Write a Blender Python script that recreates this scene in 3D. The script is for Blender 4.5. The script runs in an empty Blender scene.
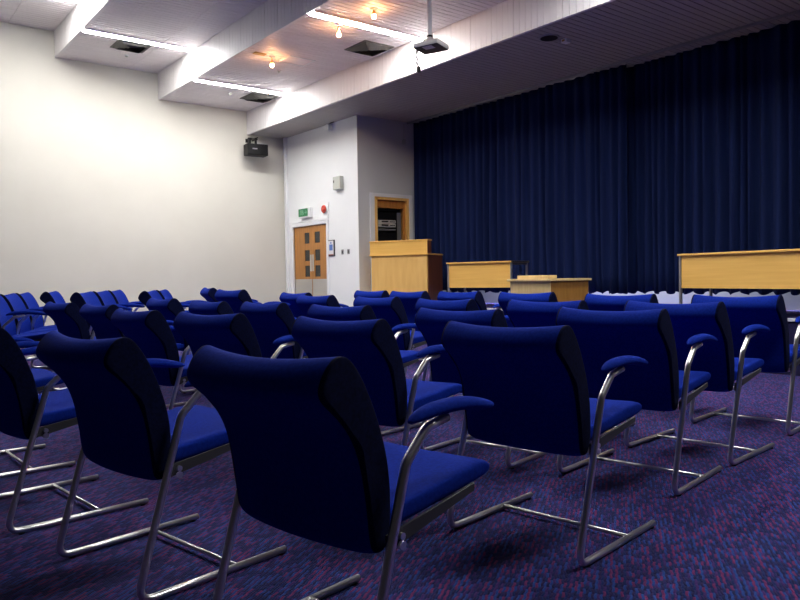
import bpy, bmesh, math, random
from mathutils import Vector, Matrix
random.seed(4)
SC = bpy.context.scene
COL = SC.collection
PI = math.pi

# ---------------------------------------------------------------- materials
def new_mat(name, rgb, rough=0.6, metal=0.0, spec=0.5, sheen=0.0):
    m = bpy.data.materials.new(name); m.use_nodes = True
    b = m.node_tree.nodes['Principled BSDF']
    b.inputs['Base Color'].default_value = (*rgb, 1)
    b.inputs['Roughness'].default_value = rough
    b.inputs['Metallic'].default_value = metal
    b.inputs['Specular IOR Level'].default_value = spec
    if sheen:
        b.inputs['Sheen Weight'].default_value = sheen
        b.inputs['Sheen Roughness'].default_value = 0.5
    return m

def nd(m, t, **kw):
    n = m.node_tree.nodes.new(t)
    for k, v in kw.items(): setattr(n, k, v)
    return n

def noise_colour(m, c1, c2, scale=(1, 1, 1), nscale=5.0, detail=3, bump=0.0, lo=0.35, hi=0.65):
    """object-space noise between two colours, optional bump"""
    L = m.node_tree.links; b = m.node_tree.nodes['Principled BSDF']
    tc = nd(m, 'ShaderNodeTexCoord'); mp = nd(m, 'ShaderNodeMapping')
    mp.inputs['Scale'].default_value = scale
    nz = nd(m, 'ShaderNodeTexNoise'); nz.inputs['Scale'].default_value = nscale
    nz.inputs['Detail'].default_value = detail
    cr = nd(m, 'ShaderNodeValToRGB')
    cr.color_ramp.elements[0].position = lo; cr.color_ramp.elements[0].color = (*c1, 1)
    cr.color_ramp.elements[1].position = hi; cr.color_ramp.elements[1].color = (*c2, 1)
    L.new(tc.outputs['Object'], mp.inputs['Vector']); L.new(mp.outputs['Vector'], nz.inputs['Vector'])
    L.new(nz.outputs['Fac'], cr.inputs['Fac']); L.new(cr.outputs['Color'], b.inputs['Base Color'])
    if bump:
        bp = nd(m, 'ShaderNodeBump'); bp.inputs['Strength'].default_value = bump; bp.inputs['Distance'].default_value = 0.002
        L.new(nz.outputs['Fac'], bp.inputs['Height']); L.new(bp.outputs['Normal'], b.inputs['Normal'])
    return m

M = {}
M['cream'] = noise_colour(new_mat('cream wall paint', (.66, .645, .575), .75), (.645, .63, .56), (.675, .66, .59), nscale=1.2, bump=.05)
M['white_wall'] = noise_colour(new_mat('white wall paint', (.90, .92, .92), .7), (.89, .91, .91), (.91, .93, .93), nscale=1.5, bump=.05)
M['shade_grey_wall'] = noise_colour(new_mat('white wall paint greyed for shade', (.62, .645, .645), .7), (.61, .635, .635), (.63, .655, .655), nscale=1.5, bump=.05)  # return wall: its shade is put into the colour as a greyer tone
M['gloss_white'] = new_mat('white gloss paint', (.84, .85, .86), .35)
M['ceil'] = noise_colour(new_mat('ceiling board', (.84, .79, .79), .55), (.82, .77, .77), (.86, .81, .81), scale=(1, 9, 1), nscale=1.0)
M['fascia'] = noise_colour(new_mat('fascia board', (.86, .835, .83), .5), (.85, .825, .82), (.87, .845, .84), scale=(1, 9, 1), nscale=1.0)
M['soffit'] = noise_colour(new_mat('soffit board darkened for shade', (.43, .41, .39), .55), (.42, .40, .38), (.44, .42, .40), scale=(1, 9, 1), nscale=1.0)  # same board as the ceiling, shade far from the lamps painted in
M['void'] = new_mat('ceiling gap', (.05, .045, .045), .9)
M['fabric'] = noise_colour(new_mat('royal blue upholstery', (.005, .023, .27), .9, spec=.05), (.004, .019, .24), (.006, .027, .30), nscale=90, detail=2, bump=.25)
M['riser'] = noise_colour(new_mat('dark purple riser cloth', (.020, .018, .060), .95, spec=.1), (.016, .015, .05), (.024, .021, .07), nscale=60, bump=.1)
M['gusset'] = noise_colour(new_mat('dark navy side gusset', (.002, .004, .030), .9, spec=.1), (.0015, .003, .022), (.003, .006, .042), nscale=90, detail=2, bump=.2)
M['chrome'] = new_mat('satin chrome tube', (.86, .85, .84), .30, 1.0)
M['rail'] = new_mat('grey painted steel', (.05, .05, .055), .55, .2)
M['wood'] = noise_colour(new_mat('pale beech veneer', (.90, .55, .17), .4), (.87, .52, .155), (.93, .585, .19), scale=(2, 2, .25), nscale=9, detail=4)
M['wood_h'] = noise_colour(new_mat('pale beech veneer across', (.92, .54, .13), .4), (.89, .51, .115), (.95, .57, .145), scale=(.5, .5, 12), nscale=3, detail=4)
M['pale'] = noise_colour(new_mat('light maple veneer', (.84, .62, .29), .45), (.81, .59, .26), (.87, .66, .32), scale=(8, 8, .5), nscale=5, detail=3)
M['brown'] = noise_colour(new_mat('lectern veneer browned for shade', (.42, .20, .035), .45), (.38, .18, .03), (.47, .23, .045), scale=(3, 3, .3), nscale=7, detail=4)  # box lectern's shaded side, shade painted in as a browner tone
M['mahog'] = noise_colour(new_mat('dark red brown veneer', (.18, .055, .02), .4), (.15, .045, .016), (.22, .07, .025), scale=(3, 3, .3), nscale=7, detail=4)
M['door'] = noise_colour(new_mat('orange brown door veneer', (.48, .20, .045), .4), (.43, .175, .037), (.54, .235, .055), scale=(5, 5, .4), nscale=6, detail=4)
M['steel'] = new_mat('brushed steel plate', (.62, .60, .55), .38, .55)
M['black'] = new_mat('black plastic', (.005, .005, .006), .5, spec=.25)
M['black_metal'] = new_mat('black metal', (.007, .007, .008), .5, spec=.25)
M['dgrey'] = new_mat('dark grey metal', (.06, .06, .062), .5, .3)
M['vent'] = new_mat('bronze grey vent metal', (.085, .083, .075), .45, .5)
M['mgrey'] = new_mat('mid grey metal', (.30, .30, .31), .4, .5)
M['lgrey'] = new_mat('light grey plastic', (.50, .53, .48), .5)
M['silver'] = new_mat('silver plastic', (.70, .69, .66), .4, .1)
M['red'] = new_mat('red plastic', (.62, .05, .025), .4)
M['green'] = new_mat('green sign', (.02, .22, .075), .4)
M['lgreen'] = new_mat('pale green pictogram', (.25, .55, .33), .5)
M['paper'] = new_mat('white paper', (.82, .82, .84), .7)
M['blue_ink'] = new_mat('blue print', (.10, .20, .55), .6)
M['red_ink'] = new_mat('dark red print', (.32, .06, .06), .6)
M['brass'] = new_mat('brass plate', (.60, .38, .12), .35, .7)
M['glass'] = new_mat('dark door glass', (.03, .03, .028), .08)
M['nosing'] = new_mat('pale metal nosing', (.72, .74, .80), .4, .3)

def emission(name, rgb, s):
    m = bpy.data.materials.new(name); m.use_nodes = True; nt = m.node_tree
    nt.nodes.remove(nt.nodes['Principled BSDF'])
    e = nt.nodes.new('ShaderNodeEmission'); e.inputs['Color'].default_value = (*rgb, 1); e.inputs['Strength'].default_value = s
    nt.links.new(e.outputs[0], nt.nodes['Material Output'].inputs['Surface'])
    return m
M['tube'] = emission('lit fluorescent diffuser', (1.0, .985, .97), 36)
M['bulb'] = emission('lit warm bulb', (1.0, .46, .18), 70)

# curtain cloth
M['curtain'] = noise_colour(new_mat('navy curtain cloth', (.0072, .0165, .075), .9, spec=.15), (.006, .014, .064), (.009, .0195, .088), scale=(1, 1, .05), nscale=14, detail=3)

# carpet: ribbed loops of blue with magenta flecks
def carpet():
    m = new_mat('ribbed blue and magenta carpet', (.02, .03, .1), .95, spec=.12, sheen=.14)
    m.node_tree.nodes['Principled BSDF'].inputs['Sheen Tint'].default_value = (.55, .40, .85, 1)
    L = m.node_tree.links; b = m.node_tree.nodes['Principled BSDF']
    tc = nd(m, 'ShaderNodeTexCoord'); mp = nd(m, 'ShaderNodeMapping')
    mp.inputs['Rotation'].default_value = (0, 0, math.radians(-35))
    L.new(tc.outputs['Object'], mp.inputs['Vector'])
    sx = nd(m, 'ShaderNodeSeparateXYZ'); L.new(mp.outputs['Vector'], sx.inputs[0])
    def mth(op, a, bb=None):
        n = nd(m, 'ShaderNodeMath', operation=op)
        for i, v in enumerate((a, bb)):
            if v is None: continue
            if isinstance(v, (int, float)): n.inputs[i].default_value = v
            else: L.new(v, n.inputs[i])
        return n.outputs[0]
    pitch, dash = .0095, .040
    wav = mth('MULTIPLY', mth('SINE', mth('MULTIPLY', sx.outputs['X'], 2 * PI / .047)), .0014)
    col = mth('DIVIDE', mth('ADD', sx.outputs['Y'], wav), pitch)
    ci = mth('FLOOR', col)
    wn0 = nd(m, 'ShaderNodeTexWhiteNoise', noise_dimensions='1D'); L.new(ci, wn0.inputs['W'])
    row = mth('ADD', mth('DIVIDE', sx.outputs['X'], dash), wn0.outputs['Value'])
    ri = mth('FLOOR', row)
    cb = nd(m, 'ShaderNodeCombineXYZ'); L.new(ci, cb.inputs[0]); L.new(ri, cb.inputs[1])
    wn = nd(m, 'ShaderNodeTexWhiteNoise', noise_dimensions='2D'); L.new(cb.outputs[0], wn.inputs['Vector'])
    def ramp(stops):
        cr = nd(m, 'ShaderNodeValToRGB'); cr.color_ramp.interpolation = 'CONSTANT'; els = cr.color_ramp.elements
        els[0].position = stops[0][0]; els[0].color = (*stops[0][1], 1); els[1].position = stops[1][0]; els[1].color = (*stops[1][1], 1)
        for pos, c in stops[2:]: els.new(pos).color = (*c, 1)
        L.new(wn.outputs['Value'], cr.inputs['Fac']); return cr.outputs['Color']
    blue = ramp(((0, (.006, .022, .11)), (.40, (.013, .055, .24)), (.80, (.014, .018, .10))))
    pink = ramp(((0, (.155, .024, .105)), (.30, (.018, .014, .07)), (.56, (.055, .022, .13)), (.78, (.006, .014, .065))))
    odd = mth('LESS_THAN', mth('FRACT', mth('MULTIPLY', ci, .5)), .25)
    mx = nd(m, 'ShaderNodeMix', data_type='RGBA'); L.new(odd, mx.inputs['Factor']); L.new(blue, mx.inputs['A']); L.new(pink, mx.inputs['B'])
    L.new(mx.outputs['Result'], b.inputs['Base Color'])
    # loops: rounded height inside every cell
    fx = mth('FRACT', col); fy = mth('FRACT', row)
    hx = mth('SINE', mth('MULTIPLY', fx, PI)); hy = mth('POWER', mth('SINE', mth('MULTIPLY', fy, PI)), .5)
    hgt = mth('MULTIPLY', hx, hy)
    bp = nd(m, 'ShaderNodeBump'); bp.inputs['Strength'].default_value = .7; bp.inputs['Distance'].default_value = .004
    L.new(hgt, bp.inputs['Height']); L.new(bp.outputs['Normal'], b.inputs['Normal'])
    return m
M['carpet'] = carpet()

# ---------------------------------------------------------------- helpers
def link(name, bm, mat, parent=None, smooth=False, loc=None):
    bmesh.ops.recalc_face_normals(bm, faces=bm.faces)
    me = bpy.data.meshes.new(name); bm.to_mesh(me); bm.free()
    mats = mat if isinstance(mat, (list, tuple)) else [mat]
    for k in mats: me.materials.append(k)
    if smooth:
        for p in me.polygons: p.use_smooth = True
    o = bpy.data.objects.new(name, me); COL.objects.link(o)
    if parent: o.parent = parent
    if loc: o.location = loc
    return o

def box(bm, x0, x1, y0, y1, z0, z1, bevel=0.0, mi=0, mtx=None):
    vs = [bm.verts.new((x, y, z)) for x in (x0, x1) for y in (y0, y1) for z in (z0, z1)]
    q = [(0, 1, 3, 2), (4, 6, 7, 5), (0, 4, 5, 1), (2, 3, 7, 6), (0, 2, 6, 4), (1, 5, 7, 3)]
    fs = [bm.faces.new([vs[i] for i in f]) for f in q]
    for f in fs: f.material_index = mi
    if bevel:
        es = list({e for f in fs for e in f.edges})
        r = bmesh.ops.bevel(bm, geom=es, offset=bevel, segments=2, affect='EDGES', profile=.5)
        for f in r['faces']: f.material_index = mi
        vs = list({v for f in r['faces'] for v in f.verts} | {v for v in vs if v.is_valid})
    if mtx: bmesh.ops.transform(bm, matrix=mtx, verts=vs)
    return vs

def boxo(name, dims, mat, parent=None, bevel=0.0):
    bm = bmesh.new(); box(bm, *dims, bevel=bevel); return link(name, bm, mat, parent)

def cyl(bm, p0, p1, r0, r1=None, n=16, mi=0):
    r1 = r0 if r1 is None else r1
    p0, p1 = Vector(p0), Vector(p1); d = (p1 - p0).normalized()
    u = d.orthogonal().normalized(); w = d.cross(u)
    rings = []
    for p, r in ((p0, r0), (p1, r1)):
        rings.append([bm.verts.new(p + (u * math.cos(2 * PI * i / n) + w * math.sin(2 * PI * i / n)) * r) for i in range(n)])
    fs = [bm.faces.new((rings[0][i], rings[0][(i + 1) % n], rings[1][(i + 1) % n], rings[1][i])) for i in range(n)]
    fs += [bm.faces.new(rings[0][::-1]), bm.faces.new(rings[1])]
    for f in fs: f.material_index = mi

def fillet(pts, rad, seg=6):
    """round the inner corners of a polyline"""
    pts = [Vector(p) for p in pts]; out = [pts[0]]
    for a, b, c, r in zip(pts, pts[1:], pts[2:], rad):
        u, v = (a - b).normalized(), (c - b).normalized()
        ang = u.angle(v); t = min(r / math.tan(ang / 2), (a - b).length * .48, (c - b).length * .48)
        p, q = b + u * t, b + v * t
        for i in range(seg + 1):
            s = i / seg
            out.append(p * (1 - s) ** 2 + b * 2 * s * (1 - s) + q * s * s)
    out.append(pts[-1]); return out

def tube(bm, pts, r, n=10, mi=0, squash=1.0, side=None):
    pts = [Vector(p) for p in pts]; rings = []
    ref = None
    for i, p in enumerate(pts):
        d = (pts[min(i + 1, len(pts) - 1)] - pts[max(i - 1, 0)]).normalized()
        if side is not None: u = Vector(side)
        else:
            u = d.orthogonal().normalized() if ref is None else (ref - d * ref.dot(d)).normalized()
        ref = u; w = d.cross(u)
        rings.append([bm.verts.new(p + u * math.cos(2 * PI * k / n) * r * squash + w * math.sin(2 * PI * k / n) * r) for k in range(n)])
    for a, b in zip(rings, rings[1:]):
        for k in range(n):
            f = bm.faces.new((a[k], a[(k + 1) % n], b[(k + 1) % n], b[k])); f.material_index = mi; f.smooth = True
    bm.faces.new(rings[0][::-1]).material_index = mi; bm.faces.new(rings[-1]).material_index = mi

def loft(bm, rings, cap=True):
    R = [[bm.verts.new(p) for p in r] for r in rings]; n = len(R[0])
    for a, b in zip(R, R[1:]):
        for k in range(n): bm.faces.new((a[k], a[(k + 1) % n], b[(k + 1) % n], b[k]))
    if cap: bm.faces.new(R[0][::-1]); bm.faces.new(R[-1])

def tag(o, label, cat, group=None):
    o['label'] = label; o['category'] = cat
    if group: o['group'] = group
    return o

def empty(name, loc, rz=0.0):
    o = bpy.data.objects.new(name, None); COL.objects.link(o)
    o.location = loc; o.rotation_euler = (0, 0, rz); o.empty_display_size = .1
    return o

def struct(o):
    o['kind'] = 'structure'; return o

def subsurf(o, lv=1):
    md = o.modifiers.new('smooth', 'SUBSURF'); md.levels = lv; md.render_levels = lv
    for p in o.data.polygons: p.use_smooth = True

# ---------------------------------------------------------------- the room
YL, XD, YB, XC = 14.205, 7.9, 11.396, 9.33       # cream wall, door wall, return wall, curtain line
XB = 9.72                                         # wall behind the curtain
Z0, Z1, Z2, Z3 = 5.62, 5.16, 4.66, 4.18
X1, X2, X3 = 3.24, 5.11, 7.0
YR = -2.5; XR = -2.5; STG = .58; XS = 7.8

struct(boxo('floor', (XR, XS + .02, YR, YL, -.1, 0), M['carpet']))
st = struct(boxo('floor_stage', (XS, XB, YR, YB, 0.001, STG), M['carpet']))
struct(boxo('trim_stage_nosing', (XS - .025, XS + .04, YR, YB - .02, STG - .02, STG + .012), M['nosing'], bevel=.004))
struct(boxo('trim_stage_riser', (XS - .012, XS + .001, YR, YB - .02, 0.002, STG - .02), M['riser']))
struct(boxo('wall_left', (XR, XD + .2, YL, YL + .2, 0, Z0 + .3), M['cream']))
struct(boxo('wall_door_side', (XD + .001, XD + .16, YB, 12.50, 0, Z3 + .02), M['white_wall']))
# wall with the door: pieces round the opening (one mesh)
DY0, DY1, DZ = 12.52, 13.87, 2.20
bm = bmesh.new()
box(bm, XD, XD + .16, DY1, YL, 0, Z3 + .02); box(bm, XD, XD + .16, DY0, DY1, DZ, Z3 + .02); box(bm, XD, XD + .16, YB + .004, DY0, 0, Z3 + .02)
bpy.data.objects.remove(bpy.data.objects['wall_door_side'])
struct(link('wall_door', bm, M['white_wall']))
# return wall beside the stage with the opening of the equipment cupboard
RX0, RX1, RZ = 8.275, 9.135, 2.66
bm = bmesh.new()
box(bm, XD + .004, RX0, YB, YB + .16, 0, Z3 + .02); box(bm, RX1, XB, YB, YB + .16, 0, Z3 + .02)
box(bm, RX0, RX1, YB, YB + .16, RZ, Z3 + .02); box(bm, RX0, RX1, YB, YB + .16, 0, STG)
struct(link('wall_return', bm, M['shade_grey_wall']))
struct(boxo('wall_behind_curtain', (XB, XB + .15, YR, YB + .2, 0, Z3 + .3), M['cream']))
struct(boxo('trim_corner', (XD - .07, XD, YL - .14, YL - .06, 0, Z3), M['gloss_white'], bevel=.01))

# boarded ceilings and fascias (boards are real, with gaps between them)
def planks(name, x0, x1, y0, y1, z, mat, seam=None):
    bm = bmesh.new(); w, g = .098, .013
    y = y1
    xs = [x0 + (.012 if x0 > XR else 0)] + ([seam] if seam else []) + [x1]
    while y - w > y0 - .001:
        for a, b in zip(xs, xs[1:]):
            box(bm, a + .004, b - .004, y - w + g, y, z, z + .015)
        y -= w
    box(bm, x0 + .02, x1, y0, y1, z + .018, z + .05, mi=1)
    return struct(link(name, bm, [mat, M['void']]))
planks('ceiling_upper', XR, X1, YR, YL, Z0, M['ceil'], 2.5)
planks('ceiling_middle', X1, X2, YR, YL, Z1, M['ceil'], 4.55)
planks('ceiling_lower', X2, X3, YR, YL, Z2, M['ceil'], 6.5)
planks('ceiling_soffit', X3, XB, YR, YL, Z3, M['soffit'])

def fascia(name, x, z0, z1):
    bm = bmesh.new(); y = YL; k = 0
    while y > YR + .1:
        g = .011 if k % 4 == 0 else .005
        box(bm, x, x + .012, y - .10 + g, y, z0, z1); y -= .10; k += 1
    box(bm, x + .010, x + .05, YR, YL, z0, z1)
    return struct(link(name, bm, M['fascia']))
fascia('trim_1', X1, Z1 - .006, Z0 + .02)
fascia('trim_2', X2, Z2 - .006, Z1 + .02)
fascia('trim_3', X3, Z3 - .006, Z2 + .02)

# cable trunking above the door and up the wall
bm = bmesh.new()
box(bm, XD - .018, XD, 12.43, 14.05, 2.292, 2.312); box(bm, XD - .018, XD, 12.43, 12.455, 2.312, 2.62)
struct(link('trim_cable_trunking', bm, M['gloss_white']))

# door frame
bm = bmesh.new()
box(bm, XD - .03, XD + .16, DY1, DY1 + .15, 0, DZ + .07, bevel=.006); box(bm, XD - .03, XD + .16, DY0 - .07, DY0, 0, DZ + .07, bevel=.006)
box(bm, XD - .03, XD + .16, DY0, DY1, DZ, DZ + .07, bevel=.006)
struct(link('trim_door_frame', bm, M['gloss_white']))
# double door
def leaf(nm, y0, y1, gy0, gy1):
    x0, x1 = XD + .012, XD + .057
    bm = bmesh.new()
    zs = [(1.125, 1.36), (1.46, 1.69), (1.83, 2.06)]
    box(bm, x0, x1, y0, gy0, .01, DZ - .006); box(bm, x0, x1, gy1, y1, .01, DZ - .006)
    zz = [.01] + [v for a in zs for v in a] + [DZ - .006]
    for a, b in zip(zz[::2], zz[1::2]): box(bm, x0, x1, gy0, gy1, a, b)
    d = struct(link(nm, bm, M['door']))
    for a, b in zs:
        bm = bmesh.new(); box(bm, x0 + .012, x0 + .02, gy0, gy1, a, b); link('glass_pane', bm, M['glass'], d)
    bm = bmesh.new(); box(bm, x0 - .004, x0, y0 + .012, y1 - .012, .02, 1.075); link('kick_plate', bm, M['steel'], d)
    return d
ym = 13.145
d1 = leaf('door_1', ym + .003, DY1 - .003, 13.24, 13.445)
d2 = leaf('door_2', DY0 + .003, ym - .003, 12.82, 13.03)
for d, y in ((d1, 13.155), (d2, 13.065)):
    bm = bmesh.new(); box(bm, XD + .002, XD + .008, y, y + .06, 1.24, 1.59, bevel=.003); link('push_plate', bm, M['steel'], d)

# cupboard recess: architrave, timber lining, back panel
bm = bmesh.new()
box(bm, RX0 - .105, RX0, YB - .025, YB, STG, RZ + .07, bevel=.005); box(bm, RX1, RX1 + .085, YB - .025, YB, STG, RZ + .07, bevel=.005)
box(bm, RX0, RX1, YB - .025, YB, RZ, RZ + .07, bevel=.005)
struct(link('trim_cupboard_architrave', bm, M['gloss_white']))
bm = bmesh.new()
box(bm, RX0, RX0 + .075, YB - .01, YB + .7, STG, RZ); box(bm, RX1 - .045, RX1, YB - .01, YB + .7, STG, RZ)
box(bm, RX0 + .045, RX1 - .045, YB - .01, YB + .7, RZ - .05, RZ); box(bm, RX0, RX1, YB + .7, YB + .72, STG, RZ)
box(bm, RX0 + .075, RX0 + .10, YB + .06, YB + .09, STG, RZ - .05); box(bm, RX1 - .10, RX1 - .045, YB + .06, YB + .09, STG, RZ - .05, mi=1)
box(bm, RX0 + .075, RX1 - .10, YB + .06, YB + .09, RZ - .20, RZ - .05, mi=1)
struct(link('trim_cupboard_lining', bm, [M['wood'], M['door']]))

# ---------------------------------------------------------------- equipment rack in the cupboard
rk = tag(empty('equipment_rack', (8.70, YB + .35, STG)), 'black equipment rack with silver units inside the timber-lined cupboard', 'rack')
bm = bmesh.new()
for s in (-1, 1): box(bm, s * .28 - .02, s * .28 + .02, -.24, .24, 0, 1.85)
box(bm, -.30, .30, -.24, .24, 1.83, 1.87); box(bm, -.275, .275, .20, .24, 0, 1.85); box(bm, -.275, .275, -.24, .24, 0, .05)
link('cabinet', bm, M['black_metal'], rk)
boxo('side_strip', (.215, .30, -.262, -.241, .1, 1.80), M['mgrey'], rk)
for z0, z1, mt, nm in ((1.66, 1.80, 'black', 'blank_panel'), (1.585, 1.645, 'silver', 'disc_player'), (1.51, 1.575, 'silver', 'amplifier'), (1.44, 1.475, 'mgrey', 'shelf'), (1.20, 1.40, 'black', 'blank_panel'), (.9, 1.18, 'dgrey', 'blank_panel')):
    p = boxo(nm, (-.235, .205, -.215, .18, z0, z1), M[mt], rk, bevel=.004)
    if mt == 'silver':
        bm = bmesh.new(); box(bm, -.15, .02, -.219, -.2155, z0 + .018, z1 - .015); link('display', bm, M['black'], p)
        for k in range(4):
            bm = bmesh.new(); cyl(bm, (.06 + .035 * k, -.214, (z0 + z1) / 2), (.06 + .035 * k, -.228, (z0 + z1) / 2), .011, n=12); link('knob', bm, M['black'], p)

# ---------------------------------------------------------------- curtains
def curtain(name, y0, y1, seed, label, sep):
    rnd = random.Random(seed); n = int((y1 - y0) / .016)
    # folds of uneven width
    ys, ph, a = [], [], 0.0
    y = y0; w = .18; amp = .05; pos = 0.0; prof = []
    while y < y1:
        w = rnd.uniform(.09, .24); a0 = amp; amp = rnd.uniform(.03, .065)
        m = max(6, int(w / .016))
        for i in range(m):
            prof.append((y + w * i / m, -(a0 + (amp - a0) * i / m) * math.cos(2 * PI * i / m) + .012 * math.sin(y * 3.1)))
        y += w
    prof = [q for q in prof if q[0] <= y1]
    bm = bmesh.new(); grid = []
    zs = [4.172, 4.0, 3.6, 3.0, 2.2, 1.5, 1.1, .80]
    for j, z in enumerate(zs):
        t = (4.172 - z) / 3.372
        row = []
        for (yy, dx) in prof:
            k = .6 + .55 * min(1, t * 1.6) - .45 * max(0, t - .75) / .25
            row.append(bm.verts.new((dx * k + .012 * math.sin(yy * 7 + t * 2.2), yy + .012 * math.sin(yy * 23 + t * 3), z + (0.0 if j < len(zs) - 1 else .022 * math.cos(2 * PI * yy / .21 + math.sin(yy * 1.7))))))
        grid.append(row)
    for a_, b_ in zip(grid, grid[1:]):
        for i in range(len(a_) - 1): bm.faces.new((a_[i], a_[i + 1], b_[i + 1], b_[i]))
    o = link(name, bm, M['curtain'], smooth=True, loc=(XC + sep, 0, 0))
    md = o.modifiers.new('thick', 'SOLIDIFY'); md.thickness = .006
    return tag(o, label, 'curtain', 'navy stage curtains')
curtain('stage_curtain', 6.375, 11.34, 3, 'tall navy pleated stage curtain on the left, reaching the white return wall', -.05)
curtain('stage_curtain', 1.2, 6.85, 8, 'tall navy pleated stage curtain on the right, behind the long wooden desk', .12)
rail = tag(boxo('curtain_rail', (XC - .24, XC - .205, YR + .2, YB - .03, Z3 - .035, Z3 - .002), M['mgrey'], bevel=.004), 'long grey curtain rail fixed under the dark soffit', 'curtain rail')

# ---------------------------------------------------------------- chairs
def chair_back():
    prof = [(.058, .405), (.052, .48), (.040, .58), (.014, .68), (-.036, .748), (-.080, .784), (-.108, .812), (-.106, .842), (-.082, .882), (-.045, .910),
            (-.010, .900), (.030, .848), (.066, .775), (.102, .68), (.122, .58), (.124, .48), (.108, .400), (.083, .388)]
    cx = sum(p[0] for p in prof) / len(prof)
    rings = []
    for t in (-1.0, -.99, -.965, -.85, -.6, -.3, 0, .3, .6, .85, .965, .99, 1.0):
        a = abs(t); sc = {.99: .96, 1.0: .86}.get(a, 1.0)
        r = []
        for (x, z) in prof:
            # medial line of the pad at this height
            h = (z - .39) / .52
            mx = .09 + (.0 if h < .45 else -.16 * ((h - .45) / .55) ** 1.5) + .012 * math.sin(h * PI)
            zz = z
            if z > .8: zz = z - .017 * (1 - t * t) * (z - .8) / .1
            if a >= .96 and z < .45: zz = z + (a - .93) * .22
            if a >= .985: zz = .65 + (zz - .65) * (.995 if a < 1 else .985)
            xx = mx + (x - mx) * sc + .034 * t * t
            r.append((xx - .02, t * .279 + .004, zz - .006))
        rings.append(r)
    bm = bmesh.new(); loft(bm, rings)
    for f in bm.faces:
        if sum(abs(v.co.y - .004) for v in f.verts) / len(f.verts) > .2725: f.material_index = 1
    return bm

def chair_seat():
    prof = [(.07, .480), (.10, .502), (.20, .510), (.34, .522), (.46, .537), (.54, .545), (.590, .536), (.612, .514), (.604, .492), (.56, .480), (.43, .466), (.27, .446), (.13, .432), (.075, .445)]
    rings = []
    for t in (-1.0, -.97, -.88, -.6, -.3, 0, .3, .6, .88, .97, 1.0):
        a = abs(t); sc = {1.0: .5, .97: .82, .88: .97}.get(a, 1.0)
        dip = -.012 * (1 - t * t)
        r = []
        for (x, z) in prof:
            zm = .462 + .085 * x; zz = zm + (z - zm) * sc + (dip if z > zm else 0)
            xx = x if x < .5 else .5 + (x - .5) * (1 - .18 * a ** 4)
            r.append((xx, t * .272, zz))
        rings.append(r)
    bm = bmesh.new(); loft(bm, rings); return bm

def chair_pad(s):
    rings = []
    n = 12
    for u in (0, .03, .10, .22, .4, .6, .78, .9, .97, 1.0):
        x = .172 + .38 * u
        e = max(.12, min(1.0, (1 - (abs(u - .5) / .5) ** 4) ** .5)) if 0 < u < 1 else .12
        zc = .722 + .010 * math.sin(PI * min(1, u * 1.15)) - .016 * max(0, u - .6) / .4 - .010 * max(0, .15 - u) / .15
        hw, ht = .031 * e, .024 * e
        rings.append([(x, s * .304 + hw * math.cos(2 * PI * k / n), zc + ht * math.sin(2 * PI * k / n) * (1.0 if math.sin(2 * PI * k / n) > 0 else .7)) for k in range(n)])
    bm = bmesh.new(); loft(bm, rings); return bm

def make_chair():
    root = empty('cantilever_armchair', (0, 0, 0))
    o = link('backrest', chair_back(), [M['fabric'], M['gusset']], root); subsurf(o, 2)
    o = link('seat', chair_seat(), M['fabric'], root); subsurf(o, 2)
    for s in (-1, 1):
        o = link('armrest', chair_pad(s), M['fabric'], root); subsurf(o, 1)
        bm = bmesh.new()
        pts = fillet([(.60, s * .308, .016), (-.028, s * .308, .016), (.155, s * .308, .615), (.240, s * .306, .690), (.33, s * .304, .704)], (.05, .05, .04))
        tube(bm, pts, .0132, n=12)
        link('side_frame', bm, M['chrome'], root)
        bm = bmesh.new()
        vs = box(bm, .10, .47, s * .288 - .004, s * .288 + .004, .402, .444)
        for v in vs:
            v.co.z += (v.co.x - .12) * .13
            if v.co.x > .4 and v.co.z < .47: v.co.z += .022
        rl = link('seat_rail', bm, M['rail'], root)
        bm = bmesh.new(); cyl(bm, (.15, s * .284, .428), (.15, s * .300, .428), .010, n=10)
        link('bolt', bm, M['chrome'], rl)
        for gx in (.035, .575):
            bm = bmesh.new(); cyl(bm, (gx, s * .308, 0), (gx, s * .308, .006), .013, n=10); link('foot_glide', bm, M['black'], root)
    bm = bmesh.new(); tube(bm, [(.370, -.308, .020), (.370, .308, .020)], .0085, n=10)
    link('crossbar', bm, M['chrome'], root)
    bm = bmesh.new(); tube(bm, [(.150, -.300, .405), (.150, .300, .405)], .012, n=10)
    link('seat_crossbar', bm, M['chrome'], root)
    return root

def dup(root):
    c = root.copy(); COL.objects.link(c)
    for ch in list(root.children):
        k = ch.copy(); COL.objects.link(k); k.parent = c
        for g in list(ch.children):
            q = g.copy(); COL.objects.link(q); q.parent = k
    return c

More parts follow.
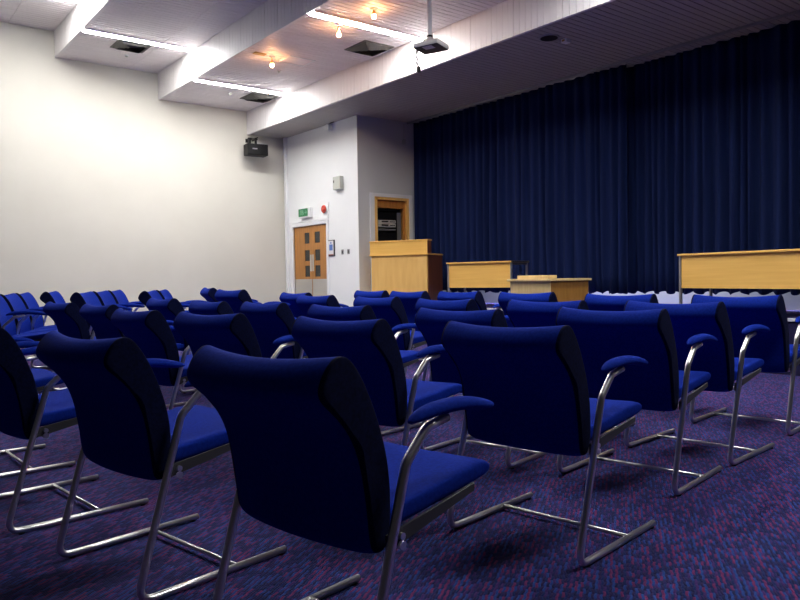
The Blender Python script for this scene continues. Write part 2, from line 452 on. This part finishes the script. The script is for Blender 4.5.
CH = [  # x, y, heading, size, label
    (.90, 1.685, 11.0, 1.0, 'largest blue armchair, in the centre foreground with its right arm pad showing'),
    (.72, 2.71, 10.5, 1.0, 'large blue armchair immediately left of the biggest foreground one, long floor runners showing'),
    (.53, 3.75, 6.0, 1.0, 'blue armchair whose back is cut off by the left picture edge'),
    (.46, 4.80, 3.0, 1.0, 'blue armchair almost wholly outside the left edge, floor runners and seat showing'),
    (2.08, 1.97, 8.5, 1.0, 'large blue armchair right of centre, next one ahead of the biggest foreground chair'),
    (1.89, 2.86, 11.0, 1.0, 'blue armchair in the middle, left of the large right-of-centre one'),
    (1.72, 3.96, 13.0, 1.0, 'blue armchair seen just above the left shoulder of the biggest foreground chair'),
    (1.60, 4.88, 6.0, 1.0, 'blue armchair seen above the right shoulder of the left large foreground chair'),
    (1.76, 6.32, 7.0, 1.0, 'blue armchair half hidden, second from the right above the left large foreground chair'),
    (1.71, 7.44, 8.0, 1.0, 'narrow looking dark-sided blue armchair above the middle of the left foreground chair'),
    (3.11, 2.225, 9.5, 1.015, 'first blue armchair to the right of the large right-of-centre one'),
    (2.86, 3.09, 12.0, 1.0, 'blue armchair whose top peeks over the left shoulder of the large right-of-centre one'),
    (2.80, 4.25, 10.0, 1.0, 'blue armchair peeking just above the top of the middle chair'),
    (2.80, 5.38, 6.0, 1.0, 'bright-topped blue armchair left of the double door, before the cream wall'),
    (2.68, 6.22, 5.0, 1.0, 'blue armchair below the wall loudspeaker, nearer and lower than the two far ones there'),
    (2.56, 7.05, 2.0, 1.02, 'blue armchair with arm pad showing, nearer one in front of the far pair'),
    (3.86, 2.335, 5.5, 1.025, 'second blue armchair to the right of the large right-of-centre one'),
    (3.80, 3.24, 9.0, 1.02, 'blue armchair before the pale and brown lectern, nearer of two overlapping backs'),
    (3.86, 4.33, 7.0, 1.01, 'middle of three overlapping blue armchairs below the smaller desk'),
    (4.05, 5.52, 5.0, 1.01, 'blue armchair below the left end of the console lectern, nearer of two'),
    (3.95, 6.45, 4.0, 1.02, 'blue armchair below the right edge of the double door'),
    (4.55, 7.92, 4.0, 1.02, 'blue armchair below the left edge of the double door'),
    (4.85, 2.47, 7.5, 1.035, 'third blue armchair to the right of the large right-of-centre one, below the long desk'),
    (4.97, 3.48, 10.0, 1.03, 'blue armchair seen low between the brown lectern side and the long desk'),
    (5.20, 4.68, 11.0, 1.03, 'blue armchair before the pale lectern front, farther of two overlapping backs'),
    (5.57, 6.02, 8.0, 1.02, 'farthest of three overlapping blue armchairs below the smaller desk'),
    (5.55, 6.91, 7.0, 1.02, 'blue armchair below the right half of the console lectern'),
    (5.65, 7.84, 7.0, 1.02, 'blue armchair below the left end of the console lectern, farther of two'),
    (1.79, 9.68, -22.0, 1.08, 'third from the left of the far armchairs by the cream wall'),
    (1.52, 9.01, -22.0, 1.08, 'second from the left of the far armchairs by the cream wall'),
    (1.25, 8.34, -22.0, 1.08, 'far armchair by the cream wall touching the left picture edge'),
    (2.27, 10.42, -24.0, 1.08, 'fourth from the left of the far armchairs by the cream wall, standing apart'),
    (2.33, 9.04, -30.0, 1.08, 'left one of three clustered far armchairs by the cream wall'),
    (2.69, 9.67, -30.0, 1.08, 'middle one of three clustered far armchairs by the cream wall'),
    (3.05, 10.30, -30.0, 1.08, 'right one of three clustered far armchairs by the cream wall, arm sticking out'),
    (3.02, 8.78, -30.0, 1.08, 'left one of the far armchair pair below the second ceiling step'),
    (3.39, 9.42, -30.0, 1.08, 'right one of the far armchair pair below the second ceiling step'),
    (4.26, 9.90, -12.0, 1.09, 'left one of two far armchairs below the wall loudspeaker'),
    (3.79, 8.14, 4.0, 1.08, 'right one of two far armchairs below the wall loudspeaker'),
]
proto = make_chair()
for i, (x, y, h, sz, lb) in enumerate(CH):
    o = proto if i == 0 else dup(proto)
    o.location = (x, y, 0); o.rotation_euler = (0, 0, math.radians(h)); o.scale = (sz, sz, sz)
    tag(o, lb, 'chair', 'blue cantilever armchairs set out in rows')

# ---------------------------------------------------------------- wide console lectern on the stage
def at_dir(p0, p1):
    d = Vector(p1) - Vector(p0); return d.length, math.atan2(d.y, d.x)
W, a = at_dir((7.86, 10.98), (8.35, 9.90))
# local x: along the front from its left to its right end; local y: backwards
r = tag(empty('console_lectern', (7.86, 10.98, STG), a), 'tall wide beech console lectern with raised front panel, by the cupboard', 'lectern')
boxo('body', (.02, W - .02, .02, .60, 0, .90), M['wood'], r, bevel=.003)
boxo('ledge', (-.01, W + .01, -.01, .66, .90, .925), M['wood_h'], r, bevel=.004)
boxo('raised_panel', (0.0, W, 0.0, .16, .925, 1.155), M['wood_h'], r, bevel=.003)
boxo('top_strip', (-.012, W + .012, -.012, .18, 1.155, 1.178), M['wood_h'], r, bevel=.004)
boxo('end_panel', (W - .02, W - .002, .05, .645, 0, .90), M['mahog'], r)['label'] = 'dark red brown end panel'
boxo('raised_end', (W, W + .006, .004, .155, .925, 1.155), M['mahog'], r)['label'] = 'dark red brown end cheek'

# desks with modesty panels
def desk(p0, ang, L, D, label, legs_at):
    r = tag(empty('desk', (p0[0], p0[1], STG), ang), label, 'desk', 'beech desks on the stage')
    H = .735
    boxo('desktop', (0, L, 0, D, H - .025, H), M['wood_h'], r, bevel=.004)
    boxo('end_edge', (L, L + .003, .004, D - .004, H - .024, H - .001), M['dgrey'], r)
    boxo('modesty_panel', (.035, L - .02, .035, .053, .315, H - .027), M['wood_h'], r)
    for x in (.02, L - .02):
        for y in (.04, D - .05):
            boxo('leg', (x - .013, x + .013, y - .018, y + .018, 0, H - .026), M['mgrey'], r, bevel=.003)
        boxo('leg_rail', (x - .012, x + .012, .06, D - .07, H - .06, H - .026), M['dgrey'], r)
    return r
L2, a2 = at_dir((8.06, 9.077), (8.317, 7.84))
desk((8.06, 9.077), a2, L2, .56, 'beech fronted desk on metal legs between the console and the pale lectern', None)
_, a3 = at_dir((8.18, 4.931), (7.862, 3.354))
desk((8.18, 4.931), a3, 1.85, .62, 'long beech fronted desk on metal legs at the right of the stage', None)

# box lectern on the floor in front of the stage
r = tag(empty('box_lectern', (7.0, 5.93, 0), 0), 'low square lectern with pale front and brown side before the curtain', 'lectern')
boxo('body', (.0, .74, .0, .665, 0, 1.005), M['brown'], r)
boxo('front_panel', (-.014, 0, .0, .665, .0, 1.005), M['pale'], r)['label'] = 'pale maple front panel'
boxo('top', (-.05, .765, -.035, .70, 1.005, 1.035), M['pale'], r, bevel=.004)
bm = bmesh.new()
vs = box(bm, .02, .20, .07, .58, 1.035, 1.08, bevel=.004)
link('paper_rest', bm, M['pale'], r)

# ---------------------------------------------------------------- wall things
r = tag(empty('wall_loudspeaker', (7.05, YL - .30, 3.80), math.radians(-6)), 'black loudspeaker on a bracket high on the cream wall', 'speaker')
bm = bmesh.new(); box(bm, -.225, .225, -.13, .13, -.118, .118, bevel=.012); link('cabinet', bm, M['black'], r)
bm = bmesh.new(); box(bm, -.212, .065, -.139, -.129, -.105, .105, bevel=.004)
g = link('grille', bm, M['black_metal'], r)
bm = bmesh.new(); box(bm, -.125, -.02, -.145, -.138, -.002, .022, bevel=.002); link('badge', bm, M['mgrey'], g)
bm = bmesh.new()
box(bm, -.17, -.125, -.03, .02, .12, .25); box(bm, -.02, .015, -.03, .02, .12, .22); tube(bm, [(-.15, 0, .24), (.03, 0, .23), (.03, .29, .25)], .016)
box(bm, -.12, .0, .275, .295, .20, .28); tube(bm, [(-.15, 0, .2), (.05, 0, .27)], .012)
link('bracket', bm, M['black_metal'], r)

r = tag(empty('exit_sign', (XD - .04, 13.30, 2.475)), 'small green exit sign on a white box above the double door', 'sign')
boxo('housing', (-.04, .04, -.235, .215, -.105, .10), M['gloss_white'], r, bevel=.008)
f = boxo('sign_face', (-.046, -.04, -.165, .205, -.075, .085), M['green'], r)
bm = bmesh.new()
# running figure, doorway and arrow
box(bm, -.049, -.046, .07, .085, -.045, .055); box(bm, -.049, -.046, .085, .13, .042, .055); box(bm, -.049, -.046, .12, .135, -.045, .055)
cyl(bm, (-.049, .03, .045), (-.046, .03, .045), .012, n=12)
for p, q in (((.03, .03), (.015, -.005)), ((.015, -.005), (.035, -.045)), ((.015, -.005), (-.015, -.035)), ((.028, .02), (.055, .008)), ((.028, .022), (-.002, .012))):
    tube(bm, [(-.0475, p[0], p[1]), (-.0475, q[0], q[1])], .007, n=6)
box(bm, -.049, -.046, -.13, -.05, -.004, .010); tube(bm, [(-.0475, -.10, .035), (-.0475, -.135, .003), (-.0475, -.10, -.03)], .007, n=6)
link('pictogram', bm, M['lgreen'], f)

r = tag(empty('alarm_sounder', (XD, 12.575, 2.495)), 'small round red alarm sounder on the wall above the door', 'alarm')
bm = bmesh.new(); cyl(bm, (0, 0, 0), (-.03, 0, 0), .085, n=24); link('base', bm, M['gloss_white'], r)
bm = bmesh.new(); cyl(bm, (-.03, 0, 0), (-.055, 0, 0), .085, .07, n=24); cyl(bm, (-.055, 0, 0), (-.068, 0, 0), .05, .035, n=24); link('dome', bm, M['red'], r)

r = tag(empty('alarm_box', (XD, 12.03, 2.965)), 'pale grey box mounted high on the white wall above the notice', 'box')
boxo('case', (-.09, 0, -.15, .11, -.135, .12), M['lgrey'], r, bevel=.012)
boxo('lid_label', (-.094, -.089, .05, .08, .0, .05), M['dgrey'], r)

r = tag(empty('framed_notice', (XD, 12.345, 1.69)), 'blue and white notice in a dark frame right of the door', 'notice')
bm = bmesh.new(); box(bm, -.02, 0, -.115, .115, -.165, .165, bevel=.003); link('frame', bm, M['dgrey'], r)
pp = boxo('paper', (-.023, -.02, -.085, .10, -.14, .15), M['paper'], r)
boxo('blue_panel', (-.025, -.023, -.06, .06, -.045, .075), M['blue_ink'], pp)
boxo('red_strip', (-.025, -.023, -.085, .10, -.14, -.122), M['red_ink'], pp)
bm = bmesh.new(); cyl(bm, (-.025, 0, .105), (-.023, 0, .105), .022, n=14); link('blue_mark', bm, M['blue_ink'], pp)

for y, lb in ((11.955, 'left small steel switch plate on the white wall right of the notice'), (11.745, 'right small steel switch plate on the white wall near the corner')):
    r = tag(empty('light_switch', (XD, y, 1.60)), lb, 'switch', 'switch plates by the notice')
    boxo('plate', (-.010, 0, -.036, .036, -.048, .048), M['mgrey'], r, bevel=.003)
    boxo('rocker', (-.016, -.010, -.018, .018, -.026, .026), M['dgrey'], r, bevel=.002)

r = tag(empty('motion_sensor', (XD, 12.30, 4.09)), 'small white sensor high on the white wall below the soffit', 'sensor')
boxo('case', (-.10, 0, -.055, .055, -.07, .07), M['gloss_white'], r, bevel=.012)
bm = bmesh.new(); tube(bm, [(-.04, .0, .07), (-.04, -.06, .088), (-.04, -.18, .086)], .008); link('cable', bm, M['dgrey'], r)

r = tag(empty('curtain_pull', (9.02, YB - .02, 3.78)), 'small grey cord switch high on the return wall beside the curtain', 'cord')
boxo('case', (-.03, .03, -.03, .018, -.05, .05), M['lgrey'], r, bevel=.006)
bm = bmesh.new(); tube(bm, [(0, -.006, .05), (0, -.006, .36)], .007); link('conduit', bm, M['lgrey'], r)

# ---------------------------------------------------------------- ceiling things
def strip(x0, x1, y, z, label, group):
    r = tag(empty('ceiling_strip_light', ((x0 + x1) / 2, y, z)), label, 'ceiling light', group)
    h = (x1 - x0) / 2 - .03
    bm = bmesh.new()
    box(bm, -h, h, -.082, -.064, -.020, -.001); box(bm, -h, h, .064, .082, -.020, -.001); box(bm, -h, h, -.064, .064, -.007, -.001)
    link('housing', bm, M['gloss_white'], r)
    boxo('diffuser', (-h + .005, h - .005, -.061, .061, -.026, -.008), M['tube'], r)
G1 = 'recessed fluorescent ceiling strips'
strip(X1, X2, 12.40, Z1, 'leftmost lit white strip light on the upper ceiling step, beside a dark vent', G1)
strip(X2, X3, 12.42, Z2, 'middle lit white strip light on the lower ceiling step, above the wall loudspeaker', G1)
strip(X2, X3, 8.44, Z2, 'rightmost lit white strip light, ending beside the projector pole', G1)
FAR = 'long white lit strip light further along the stepped ceiling, outside the picture'
G2 = 'strip lights further along the ceiling'
for y in (4.45, .45): strip(X1, X2, y, Z1, FAR, G2)
for y in (4.45, .45): strip(X2, X3, y, Z2, FAR, G2)
for y in (12.4, 8.44): strip(X1 - 1.87, X1, y, Z0, FAR, G2)

def vent(x, y, z, label):
    r = tag(empty('ceiling_vent', (x, y, z)), label, 'vent', 'square ceiling vents')
    bm = bmesh.new()
    def ring(ro, ri, zo, zi, th=.006):
        o = [(-ro, -ro), (ro, -ro), (ro, ro), (-ro, ro)]; i = [(-ri, -ri), (ri, -ri), (ri, ri), (-ri, ri)]
        for k in range(4):
            a, b, c, d = o[k], o[(k + 1) % 4], i[(k + 1) % 4], i[k]
            vs = [bm.verts.new((*a, zo)), bm.verts.new((*b, zo)), bm.verts.new((*c, zi)), bm.verts.new((*d, zi))]
            vt = [bm.verts.new(v.co + Vector((0, 0, th))) for v in vs]
            bm.faces.new(vs); bm.faces.new(vt[::-1])
            for q in range(4): bm.faces.new((vs[q], vt[q], vt[(q + 1) % 4], vs[(q + 1) % 4]))
    ring(.28, .245, -.012, -.012, .011)
    link('frame', bm, M['vent'], r)
    for k, ro in enumerate((.235, .185, .135, .085)):
        bm = bmesh.new(); ring(ro, ro - .042, -.004, -.05, .004); link('louvre', bm, M['vent'], r)
    boxo('backing', (-.24, .24, -.24, .24, -.006, -.002), M['black'], r)
vent(4.15, 12.78, Z1, 'square dark vent beside the leftmost strip light')
vent(6.66, 12.95, Z2, 'square dark vent beside the middle strip light, near the wall loudspeaker')
vent(6.66, 9.23, Z2, 'square dark vent near the projector pole')

def spot(x, y, z, drop, label):
    r = tag(empty('ceiling_spotlight', (x, y, z)), label, 'spotlight', 'warm ceiling spotlights')
    bm = bmesh.new(); cyl(bm, (0, 0, -.002), (0, 0, -.022), .045, n=20); link('rose', bm, M['gloss_white'], r)
    bm = bmesh.new(); tube(bm, [(0, 0, -.02), (0, 0, -drop + .04)], .010); cyl(bm, (0, 0, -drop + .06), (0, 0, -drop + .02), .022, .026, n=14); link('holder', bm, M['brass'], r)
    bm = bmesh.new(); bmesh.ops.create_uvsphere(bm, u_segments=14, v_segments=10, radius=.030, matrix=Matrix.Translation((0, 0, -drop - .006)))
    link('bulb', bm, M['bulb'], r, smooth=True)
spot(5.62, 10.46, Z2, .14, 'small glowing warm bulb hanging from the lower ceiling, below the left fascia')
spot(5.70, 8.63, Z2, .14, 'small glowing warm bulb beside the rightmost strip light')
spot(5.75, 7.85, Z2, .10, 'warm lamp at the top picture edge lighting the ceiling yellow')

r = tag(empty('ceiling_plate', (5.40, 10.45, Z2)), 'small brass plate on the ceiling beside the left warm bulb', 'plate')
boxo('plate', (-.10, .10, -.05, .05, -.014, -.001), M['brass'], r, bevel=.003)
r = tag(empty('access_hatch', (6.07, 10.45, Z2)), 'flat white access hatch in the ceiling right of the warm bulb', 'hatch')
bm = bmesh.new()
for d in ((-.24, .24, -.20, -.175), (-.24, .24, .175, .20), (-.24, -.215, -.175, .175), (.215, .24, -.175, .175)): box(bm, *d, -.014, -.001)
link('frame', bm, M['gloss_white'], r); boxo('panel', (-.21, .21, -.17, .17, -.006, -.001), M['ceil'], r)

def detector(x, y, z, label, mat='gloss_white', rad=.036):
    r = tag(empty('smoke_detector', (x, y, z)), label, 'smoke detector', 'small ceiling detectors')
    bm = bmesh.new(); cyl(bm, (0, 0, -.001), (0, 0, -.02), rad, n=20); link('base', bm, M[mat], r)
    bm = bmesh.new(); cyl(bm, (0, 0, -.02), (0, 0, -.038), rad * .75, rad * .5, n=20); link('sensor_head', bm, M['lgrey'], r)
detector(4.25, 13.35, Z1, 'small detector on the upper ceiling step near the leftmost vent')
detector(4.35, 9.95, Z1, 'small detector on the upper ceiling step near the top picture edge')
detector(6.05, 12.95, Z2, 'small detector on the lower ceiling step left of the middle vent')
detector(6.10, 11.10, Z2, 'small detector on the lower ceiling step below the access hatch')
r = tag(empty('soffit_speaker', (7.42, 6.28, Z3)), 'round dark speaker set in the dark soffit above the curtain', 'speaker')
bm = bmesh.new()
for k in range(24): pass
cyl(bm, (0, 0, -.001), (0, 0, -.016), .135, .125, n=32); link('ring', bm, M['mgrey'], r)
bm = bmesh.new(); cyl(bm, (0, 0, -.016), (0, 0, -.020), .112, n=32); link('grille', bm, M['black'], r)
r = tag(empty('soffit_sensor', (7.66, 6.20, Z3)), 'small pale sensor beside the round speaker in the soffit', 'sensor')
boxo('case', (-.05, .05, -.045, .045, -.055, -.001), M['gloss_white'], r, bevel=.008)
boxo('lens', (-.055, -.045, -.02, .02, -.04, -.018), M['brass'], r)

# projector on its ceiling pole
r = tag(empty('ceiling_projector', (6.12, 7.15, Z2)), 'silver projector hanging from the ceiling on a white pole with dangling cables', 'projector')
bm = bmesh.new(); cyl(bm, (0, 0, -.49), (0, 0, 0), .031, n=20); link('pole', bm, M['gloss_white'], r)
bm = bmesh.new(); cyl(bm, (0, 0, -.018), (0, 0, -.001), .08, n=24); link('ceiling_rose', bm, M['gloss_white'], r)
bm = bmesh.new(); cyl(bm, (0, 0, -.50), (0, 0, -.475), .038, n=20); link('collar', bm, M['black'], r)
bm = bmesh.new(); cyl(bm, (0, 0, -.575), (0, 0, -.50), .09, .036, n=20); link('mount', bm, M['silver'], r)
R = Matrix.Rotation(math.radians(18), 4, 'Z') @ Matrix.Rotation(math.radians(3), 4, 'Y')
T = Matrix.Translation((.02, -.0, -.61))
bm = bmesh.new(); box(bm, -.15, .15, -.185, .185, -.030, .034, bevel=.014, mtx=T @ R); b = link('body', bm, M['silver'], r)
bm = bmesh.new(); box(bm, -.140, .140, -.175, .175, -.036, -.029, mtx=T @ R); link('underside', bm, M['dgrey'], b)
bm = bmesh.new(); box(bm, -.125, -.02, -.08, .06, -.039, -.0355, mtx=T @ R); link('vent_plate', bm, M['paper'], b)
bm = bmesh.new(); cyl(bm, T @ R @ Vector((.148, -.1, .002)), T @ R @ Vector((.170, -.1, .002)), .026, n=20); link('lens', bm, M['black'], b)
bm = bmesh.new()
tube(bm, [(-.03, .05, -.52), (-.05, .14, -.56), (-.06, .185, -.66), (-.06, .19, -.78), (-.055, .17, -.84)], .011)
tube(bm, [(-.04, .05, -.53), (-.07, .17, -.58), (-.075, .21, -.70), (-.06, .17, -.74), (-.07, .20, -.80)], .009)
link('cable', bm, M['dgrey'], r)
bm = bmesh.new(); box(bm, -.075, -.033, .145, .190, -.91, -.84, bevel=.004); link('plug', bm, M['black'], r)

# ---------------------------------------------------------------- light and camera
# added hidden area lamp brightening the hem gap, as daylight behind the curtain
ld = bpy.data.lights.new('hem_daylight_fill', 'AREA'); ld.shape = 'RECTANGLE'; ld.size = .10; ld.size_y = 4.2
ld.energy = 170; ld.color = (.80, .90, 1.0)
lo = bpy.data.objects.new('hem_daylight_fill', ld); COL.objects.link(lo); lo.location = (9.655, 6.9, 2.2); lo.rotation_euler = (0, 0, 0)
wd = bpy.data.worlds.new('World'); SC.world = wd; wd.use_nodes = True
wd.node_tree.nodes['Background'].inputs[0].default_value = (.75, .72, .80, 1)
wd.node_tree.nodes['Background'].inputs[1].default_value = .004

cam = bpy.data.cameras.new('camera'); co = bpy.data.objects.new('camera', cam); COL.objects.link(co); SC.camera = co
f, yaw, pit, rol = 722.551, math.radians(52.08), math.radians(1.787), math.radians(-.886)
cam.sensor_width = 36; cam.lens = f / 800 * 36; cam.clip_start = .05; cam.clip_end = 100
F = Vector((math.cos(yaw) * math.cos(pit), math.sin(yaw) * math.cos(pit), -math.sin(pit)))
Rv = Vector((math.sin(yaw), -math.cos(yaw), 0)); U = Rv.cross(F)
# roll: the picture's axes turned about the line of sight
R2 = Rv * math.cos(rol) - U * math.sin(rol) * -1
x_axis = Rv * math.cos(rol) + U * math.sin(rol)
y_axis = U * math.cos(rol) - Rv * math.sin(rol)
mw = Matrix((x_axis, y_axis, -F)).transposed().to_4x4(); mw.translation = (0, 0, 1.08)
co.matrix_world = mw

SC.view_settings.view_transform = 'Standard'; SC.view_settings.look = 'None'
SC.view_settings.gamma = 1; SC.view_settings.use_curve_mapping = False
SC.view_settings.exposure = 1.75
SC.cycles.use_denoising = True
SC.cycles.max_bounces = 8; SC.cycles.diffuse_bounces = 5
